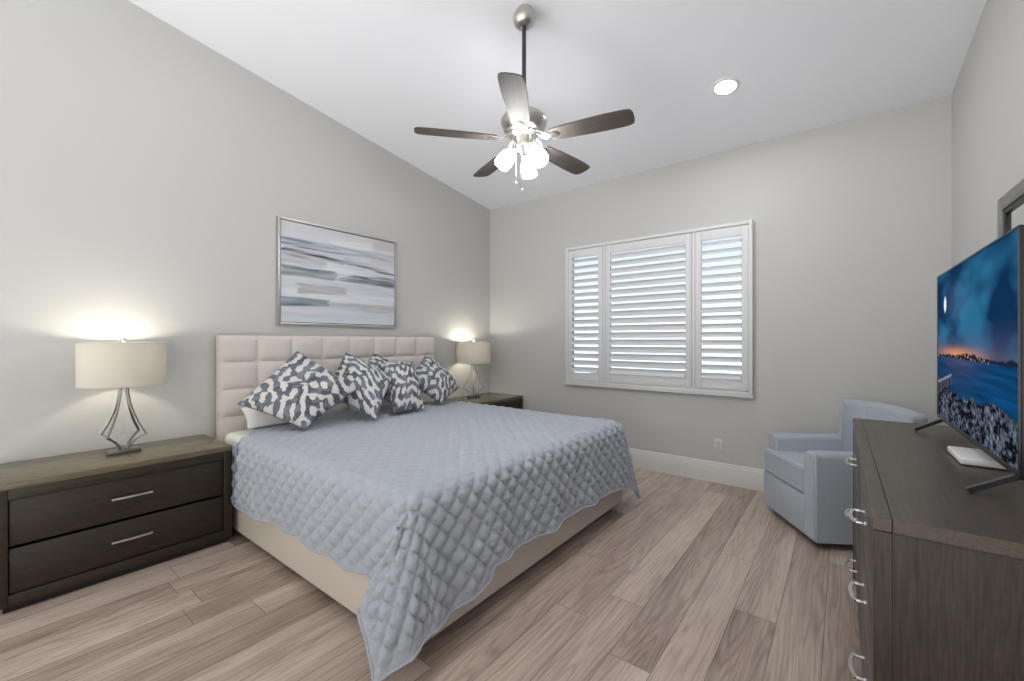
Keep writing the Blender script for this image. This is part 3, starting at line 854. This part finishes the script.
# ---------------------------------------------------------------- ceiling fan
FX, FY = -1.466, 1.99
FZ = ceil_z(FY)
fan = thing('ceiling_fan', 'five blade ceiling fan with three lit shades over the bed', 'ceiling fan', (FX, FY, FZ))
def zf(z): return z - FZ
bm = B()
lathe(bm, [(.030, zf(3.186)), (.048, zf(3.162)), (.062, zf(3.134)), (.064, zf(3.114)), (.057, zf(3.090)), (.042, zf(3.075)), (.024, zf(3.069)), (.016, zf(3.067))], 32)
obj('canopy', bm, M['nickel'], fan)
bm = B(); lathe(bm, [(.012, zf(3.08)), (.012, zf(2.57))], 16); obj('downrod', bm, M['gunmetal'], fan)
bm = B()
lathe(bm, [(.018, zf(2.590)), (.022, zf(2.575)), (.045, zf(2.565)), (.092, zf(2.558)), (.122, zf(2.545)), (.135, zf(2.525)), (.134, zf(2.51)), (.120, zf(2.475)), (.100, zf(2.455)), (.085, zf(2.447)), (.060, zf(2.445))], 40)
obj('motor_housing', bm, M['nickel'], fan)
bm = B()
lathe(bm, [(.088, zf(2.450)), (.092, zf(2.440)), (.070, zf(2.430)), (.058, zf(2.425)), (.052, zf(2.39)), (.058, zf(2.38)), (.060, zf(2.365)), (.045, zf(2.345)), (.020, zf(2.335)), (.010, zf(2.322)), (.001, zf(2.318))], 32)
obj('light_kit', bm, M['nickel'], fan)
BZ = zf(2.411)
for k in range(5):
    ang = math.radians(-131.3 + 72 * k)
    T = Matrix.Rotation(ang, 4, 'Z') @ Matrix.Translation((0, 0, BZ)) @ Matrix.Rotation(math.radians(-11), 4, 'X')
    # blade outline: narrow at the root, wide and rounded near the tip
    prof = [(.165, .044), (.20, .049), (.28, .056), (.38, .061), (.48, .064), (.56, .063), (.596, .061), (.612, .055), (.620, .042), (.623, .020)]
    poly = [(x, -y) for x, y in prof] + [(x, y) for x, y in prof[::-1]]
    bm = B(); prism(bm, poly, .0, .007)
    bmesh.ops.bevel(bm, geom=[e for e in bm.edges if abs(e.verts[0].co.z - e.verts[1].co.z) < 1e-6], offset=.002, segments=1, affect='EDGES')
    bl = obj('blade', bm, M['blade'], fan, 35)
    bl.matrix_local = T
    # cast blade iron: forked arm, oval foot under the blade
    bm = B()
    foot = [(.178 + .036 * math.cos(2 * PI * j / 20), .022 * math.sin(2 * PI * j / 20)) for j in range(20)]
    prism(bm, foot, -.006, .0)
    for s in (-1, 1):
        sweep(bm, [(.080, s * .028, .030), (.105, s * .032, .018), (.125, s * .028, .004), (.150, s * .016, -.004)], rect(.012, .006))
    sweep(bm, [(.080, 0, .026), (.12, 0, .004), (.16, 0, -.004)], rect(.018, .006))
    obj('blade_iron', bm, M['nickel'], bl)
for k, az in enumerate((96, 216, 336)):
    a = math.radians(az + 16)
    tilt = math.radians(38)
    T = Matrix.Translation((.045 * math.cos(a), .045 * math.sin(a), zf(2.372))) @ Matrix.Rotation(a, 4, 'Z') @ Matrix.Rotation(PI - tilt, 4, 'Y') @ Matrix.Scale(.88, 4)
    bm = B(); lathe(bm, [(.014, -.01), (.016, .02), (.024, .026), (.026, .044), (.020, .046)], 20, T); fit = obj('shade_holder', bm, M['nickel'], fan)
    bm = B(); lathe(bm, [(.022, .042), (.033, .055), (.045, .080), (.051, .110), (.053, .140), (.051, .168), (.047, .172), (.046, .135), (.028, .07)], 28, T)
    g = obj('lamp_shade', bm, M['glow'], fan, 60); g['label'] = 'glowing frosted glass bell shade'
for dx, ln in ((-.02, .20), (.022, .25)):
    bm = B(); sweep(bm, [(dx, -.05, zf(2.365)), (dx, -.05, zf(2.365) - ln)], circ(.0011, 5), up=Vector((0, 1, 0)))
    lathe(bm, [(.001, 0), (.005, .006), (.005, .022), (.001, .028)], 10, Matrix.Translation((dx, -.05, zf(2.365) - ln - .026)))
    obj('pull_chain', bm, M['nickel'], fan)

# ---------------------------------------------------------------- recessed lights (one in view, two added out of view as fill)
def can_light(x, y, label, lens='can'):
    t = thing('recessed_light', label, 'light', (x, y, ceil_z(y)), 0)
    t.rotation_euler = (-math.atan(SL), 0, 0)
    bm = B(); lathe(bm, [(.068, -.0015), (.092, -.0015), (.090, -.006), (.072, -.010), (.066, -.009)], 40, None, False); bm.normal_update()
    rr = obj('trim_ring', bm, M['white'], t)
    bm = B(); lathe(bm, [(.070, -.003), (.070, -.007), (.001, -.0075)], 40); obj('lens', bm, M[lens], t)
    return t
can_light(-.648, 3.235, 'round recessed downlight glowing in the ceiling right of the fan')
can_light(-.62, .95, 'added out-of-view fill downlight in the ceiling above the dresser end', 'can_fill')
can_light(-2.30, .95, 'added out-of-view fill downlight in the ceiling above the near nightstand', 'can_fill')

# ---------------------------------------------------------------- dresser
DR = math.radians(.6)
dw, dd, dh = 1.58, .50, .84
dt = thing('dresser', 'grey brown oak dresser with chrome pulls along the right wall', 'dresser', (.0455, 2.098, 0), -PI / 2 + DR)
# local: front on -y, width along x ; turned so that the front looks at -x
w = dw / 2
bm = B()
box(bm, -w, -w + .035, 0, dd, .0, dh - .032, .003); box(bm, w - .035, w, 0, dd, .0, dh - .032, .003)
box(bm, -w + .035, w - .035, .022, dd, .06, .10); box(bm, -w + .035, w - .035, dd - .02, dd, .06, dh - .032)
box(bm, -w + .035, w - .035, .022, dd - .02, dh - .06, dh - .034); box(bm, -.012, .012, .022, dd - .02, .10, dh - .06)
for z in (.332, .565): box(bm, -w + .035, w - .035, .024, dd - .02, z - .008, z + .008)
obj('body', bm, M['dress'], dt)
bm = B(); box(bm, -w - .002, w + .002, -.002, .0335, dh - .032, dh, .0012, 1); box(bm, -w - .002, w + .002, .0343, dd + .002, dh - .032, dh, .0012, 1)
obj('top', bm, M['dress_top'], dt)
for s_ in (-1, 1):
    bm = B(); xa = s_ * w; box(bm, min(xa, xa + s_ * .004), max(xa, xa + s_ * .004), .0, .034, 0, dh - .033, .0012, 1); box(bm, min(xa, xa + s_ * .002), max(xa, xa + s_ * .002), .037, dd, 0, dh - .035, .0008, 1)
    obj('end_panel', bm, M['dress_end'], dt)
bm = B(); box(bm, -w + .035, w - .035, .035, dd - .03, .0, .062); obj('plinth', bm, M['dark'], dt)
def bow_pull(parent, x, y, z, ln):
    bm = B()
    pts = []
    for k in range(15):
        s = -1 + 2 * k / 14
        pts.append((x + s * ln / 2, y - .024 - .012 * (1 - s * s), z))
    sweep(bm, pts, rect(.010, .006))
    for s in (-1, 1):
        sweep(bm, [(x + s * ln * .46, y - .025, z), (x + s * ln * .46, y + .001, z)], circ(.005, 10))
        lathe(bm, [(.009, 0), (.009, .003), (.006, .004)], 14, Matrix.Translation((x + s * ln * .46, y, z)) @ Matrix.Rotation(PI / 2, 4, 'X'))
    return obj('handle', bm, M['chrome'], parent, 50)
for row, (a, b) in enumerate(((.104, .325), (.339, .558), (.572, .800))):
    for sx in (-1, 1):
        x0, x1 = (-w + .039, -.004) if sx < 0 else (.004, w - .039)
        bm = B(); box(bm, x0, x1, .002, .022, a, b, .003)
        d = obj('drawer', bm, M['dress_front'], dt)
        h = bow_pull(d, (x0 + x1) / 2, .002, (a + b) / 2 + .012, .125); h['label'] = 'polished chrome bow handle'

# ---------------------------------------------------------------- television
TR = math.radians(.6)
tvw, tvh = 1.100, .640
tv = thing('television', 'flat television showing a blue night shore, on the dresser', 'television', (.345, 2.182, dh), -PI / 2 + TR)
w = tvw / 2; z0 = .062
bm = B(); box(bm, -w, w, 0.001, .028, z0, z0 + tvh, .003)
box(bm, -w + .12, w - .12, .026, .062, z0 + .03, z0 + tvh * .62, .012, 3)
obj('casing', bm, M['black'], tv)
bm = B()
bz = .006
for a in ((-w, -w + bz, z0, z0 + tvh), (w - bz, w, z0, z0 + tvh), (-w, w, z0, z0 + .016), (-w, w, z0 + tvh - bz, z0 + tvh)):
    box(bm, a[0], a[1], -.004, .003, a[2], a[3], .001)
obj('bezel', bm, M['gunmetal'], tv)
def screen_rgb(nx, nz):
    U, V = np.meshgrid(np.linspace(0, 1, nx), np.linspace(0, 1, nz), indexing='ij')     # U from the far end to the near end, V down
    n1 = noise2((nx, nz), 30, 12, 31); n2 = noise2((nx, nz), 9, 4, 32); n3 = noise2((nx, nz), 1.3, .9, 33); n4 = noise2((nx, nz), 3, 2, 34)
    # streaky clouds running up to the right
    sh_ = np.zeros((nx, nz)); 
    for k in range(nx): sh_[k] = np.roll(n1[k], -int(k * .25))
    sky = srgb(14, 52, 92)[None, None] * np.ones((nx, nz, 1))
    sky = sky * (1 + .0 * U[..., None])
    c = np.clip(.42 + .36 * sh_ + .10 * n2, 0, 1)
    sky = srgb(16, 48, 84)[None, None] * (1 - c[..., None]) + srgb(44, 108, 146)[None, None] * c[..., None]
    glow = np.exp(-((U - .32) / .16) ** 2 - ((V - .22) / .12) ** 2)
    sky = sky + srgb(70, 90, 110)[None, None] * (.5 * glow)[..., None]
    low = sstep(.34, .56, V)
    sky = sky * (1 - .45 * low[..., None]) + srgb(80, 84, 110)[None, None] * (.55 * low)[..., None]
    rgb = sky
    def mix(col, m):
        nonlocal rgb
        m = np.clip(m, 0, 1)[..., None]; rgb = rgb * (1 - m) + srgb(*col)[None, None] * m
    mix((235, 240, 245), 1 - sstep(.016, .03, np.hypot((U - .145), (V - .215) * .58 / 1.3)))
    H = .575
    ridge = H - .012 - .018 * np.exp(-((U - .5) / .16) ** 2) - .006 * np.abs(noise2((nx, 1), 5, .1, 8))
    orange = np.exp(-((U - .36) / .28) ** 2) * np.exp(-((V - (H - .03)) / .035) ** 2)
    mix((226, 150, 100), .85 * orange)
    mix((30, 34, 48), sstep(ridge - .006, ridge + .006, V))
    dots = (noise2((nx, nz), .7, .7, 41) > 1.5) & (np.abs(V - (H - .012)) < .016) & (U < .75)
    mix((255, 196, 120), dots * .95)
    water = sstep(H - .004, H + .006, V)
    wc = srgb(12, 60, 100)[None, None] * (1 + .14 * noise2((nx, nz), 22, 1.2, 51))[..., None]
    refl = np.exp(-((U - .36) / .24) ** 2) * np.exp(-((V - H) / .09))
    wc = wc + srgb(130, 86, 80)[None, None] * (.30 * np.clip(refl, 0, 1))[..., None]
    wc = wc * (1 + .35 * sstep(.3, .9, U)[..., None] * 0.6)
    rgb = rgb * (1 - water[..., None]) + np.clip(wc, 0, 1) * water[..., None]
    shore = np.interp(U, [0, .15, .4, .7, 1.0], [.70, .775, .80, .79, .785]) + .012 * n2
    rock = sstep(shore - .008, shore + .012, V)
    rc = np.clip(.055 + .04 * n3 + .04 * n4, .006, .4)
    rcol = np.stack([rc * .78, rc * .95, rc * 1.3], -1)
    bright = (n3 > 1.7)[..., None] * np.array([.04, .06, .09])
    rgb = rgb * (1 - rock[..., None]) + np.clip(rcol + bright, 0, 1) * rock[..., None]
    # a wooden jetty with posts on the far side
    jl = np.abs(V - (.80 - .30 * (U - .0))) < .030
    mix((70, 74, 84), (jl & (U < .26)) * .9)
    jl2 = np.abs(V - (.765 - .30 * U)) < .008
    mix((150, 150, 156), (jl2 & (U < .26)) * .8)
    for k in range(4):
        uu_ = .03 + .065 * k
        mix((28, 30, 38), (np.abs(U - uu_) < .007) & (V > .79 - .3 * uu_) & (V < .89 - .28 * uu_))
    return np.clip(rgb, .002, 1)
nx_, nz_ = 330, 190
U, V = np.meshgrid(np.linspace(-w + bz, w - bz, nx_), np.linspace(z0 + tvh - bz, z0 + .016, nz_), indexing='ij')
me = grid_mesh('screen', np.stack([U, np.full_like(U, -.001), V], -1)); set_col(me, screen_rgb(nx_, nz_))
so_ = link('screen', me, M['screen'], tv, None)
so_['label'] = 'lit screen with blue night landscape'
for sx in (-1, 1):
    bm = B()
    x = .03 + sx * .490
    for yy in (-.088, .120):
        top_ = Vector((x, .014, z0 + .006)); tip = Vector((x, yy, .006))
        d_ = (tip - top_).normalized()
        sweep(bm, [top_, top_.lerp(tip, .9), tip], rect(.020, .013), side=Vector((1, 0, 0)))
    box(bm, x - .012, x + .012, .004, .026, z0 - .008, z0 + .03, .002)
    obj('stand_leg', bm, M['black'], tv)

# white box under the television
rb = thing('set_top_box', 'small white flat box lying under the television', 'box', (.365, 2.115, dh), -PI / 2 + DR)
bm = B(); box(bm, -.105, .105, -.065, .065, .003, .024, .005, 3); obj('case', bm, M['white'], rb)
bm = B(); box(bm, -.098, .098, -.058, .058, 0, .004); obj('foot_pad', bm, M['dark'], rb)

# ---------------------------------------------------------------- framed mirror on the right wall
mz0, mz1, my0, my1 = .98, 1.90, 1.30, 2.94
yc = (my0 + my1) / 2
mr = thing('wall_mirror', 'grey framed mirror hanging on the right wall behind the television', 'mirror', (right_x(yc), yc, mz0), RW)
w = (my1 - my0) / 2; h_ = mz1 - mz0
bm = B()
for a in ((-w, -w + .062, 0, h_), (w - .062, w, 0, h_), (-w + .062, w - .062, 0, .062), (-w + .062, w - .062, h_ - .062, h_)):
    box(bm, -.028, -.002, a[0], a[1], a[2], a[3], .003)
obj('frame', bm, M['frame_grey'], mr)
bm = B()
for a in ((-w + .062, -w + .082, .062, h_ - .062), (w - .082, w - .062, .062, h_ - .062), (-w + .062, w - .062, .062, .082), (-w + .062, w - .062, h_ - .082, h_ - .062)):
    box(bm, -.022, -.004, a[0], a[1], a[2], a[3], .002)
obj('liner', bm, M['black'], mr)
bm = B(); box(bm, -.012, -.006, -w + .075, w - .075, .075, h_ - .075); obj('glass', bm, M['mirror'], mr)

# ---------------------------------------------------------------- armchair
ang = math.atan2(-.489, .312)                # direction of the front edge
ac = thing('armchair', 'pale blue upholstered barrel armchair in the corner by the dresser', 'armchair', (-.305 + .36 * .84, 3.366 + .36 * .54, 0), ang)
# local: front on -y, x from its left (far) arm to its right (near) arm
def armchair():
    hw_, dep, th_ = .315, .72, .115
    yf, yb = -.36, .36
    zb = .045
    # plan path of the outer face: front left -> round the back -> front right
    def path(off, n=90):
        pts = []
        a = hw_ - off; R_ = a
        # straight arms then a squarish curve
        ys_ = yb - off
        yc_ = .02
        k = 3.6
        arc = []
        for i in range(n + 1):
            t = PI - PI * i / n
            c, s = math.cos(t), math.sin(t)
            arc.append((a * math.copysign(abs(c) ** (2 / k), c), yc_ + (ys_ - yc_) * abs(s) ** (2 / k)))
        lf = [(-a, yf + .034 + (yc_ - yf - .034) * i / 6) for i in range(6)]
        rt = [(a, yc_ + (yf - yc_) * i / 6) for i in range(1, 7)]
        return lf + arc + rt
    po, pi_ = path(0), path(th_)
    n = len(po)
    def height(i):
        x, y = po[i]
        f = sstep(.15, .185, y)
        return float(.575 + (.25 - .02 * max(0, x) / hw_) * f)
    bm = B()
    rings = []
    for i in range(n):
        o_, i_ = Vector((*po[i], 0)), Vector((*pi_[i], 0))
        h = height(i)
        ring = []
        rd = .030
        m_ = lambda t: o_.lerp(i_, t)
        tw = (o_ - i_).length
        e = min(.3, rd / tw)
        for t, z in ((0, zb), (0, h - rd), (e * .3, h - rd * .3), (e, h), (.5, h + .004), (1 - e, h), (1 - e * .3, h - rd * .3), (1, h - rd), (1, zb + .1), (1, zb)):
            p = m_(t); ring.append(bm.verts.new((p.x, p.y, z)))
        rings.append(ring)
    k = len(rings[0])
    for i in range(n - 1):
        for j in range(k):
            bm.faces.new((rings[i][j], rings[i][(j + 1) % k], rings[i + 1][(j + 1) % k], rings[i + 1][j]))
    bm.faces.new(rings[0][::-1]); bm.faces.new(rings[-1])
    bmesh.ops.recalc_face_normals(bm, faces=bm.faces[:])
    es = [e for f in bm.faces if len(f.verts) > 4 for e in f.edges]
    bmesh.ops.bevel(bm, geom=es, offset=.010, segments=3, affect='EDGES')
    obj('frame', bm, M['chair'], ac, 50)
    # rail below the cushion
    bm = B(); box(bm, -hw_ + .003, hw_ - th_ + .002, yf + .002, yf + .033, zb, .288, .010, 3); obj('front_rail', bm, M['chair'], ac, 50)
    # seat cushion: reaches out in front of the far arm
    bm = B()
    poly = [(-hw_ + .012, yf + .004), (hw_ - th_ - .006, yf + .004), (hw_ - th_ - .006, .12), (.10, .20), (-.10, .20), (-hw_ + th_ + .006, .12), (-hw_ + th_ + .006, yf + .030), (-hw_ + .012, yf + .030)]
    prism(bm, poly, .292, .458)
    bmesh.ops.bevel(bm, geom=bm.edges[:], offset=.012, segments=4, affect='EDGES', profile=.6)
    for v in bm.verts:
        if v.co.z > .43: v.co.z += .022 * max(0, 1 - (v.co.x / .25) ** 2) * max(0, 1 - ((v.co.y + .08) / .32) ** 2)
    obj('seat_cushion', bm, M['chair'], ac, 60)
    bm = B()
    rp = [(-hw_ + .008, yf + .001), (hw_ - th_ - .010, yf + .001)]
    for z in (.312, .440): sweep(bm, [(rp[0][0], rp[0][1], z), (rp[1][0], rp[1][1], z)], circ(.004, 6))
    obj('piping', bm, M['chair'], ac)
    bm = B(); lathe(bm, [(.24, 0), (.24, .028), (.05, .032), (.05, .05)], 40); obj('swivel_base', bm, M['dark'], ac)
    bm = B(); box(bm, -hw_ + .02, hw_ - .02, yf + .02, .28, zb, zb + .02); box(bm, -hw_ + th_, hw_ - th_, yf + .05, .22, zb + .02, .29); obj('underframe', bm, M['dark'], ac)
armchair()
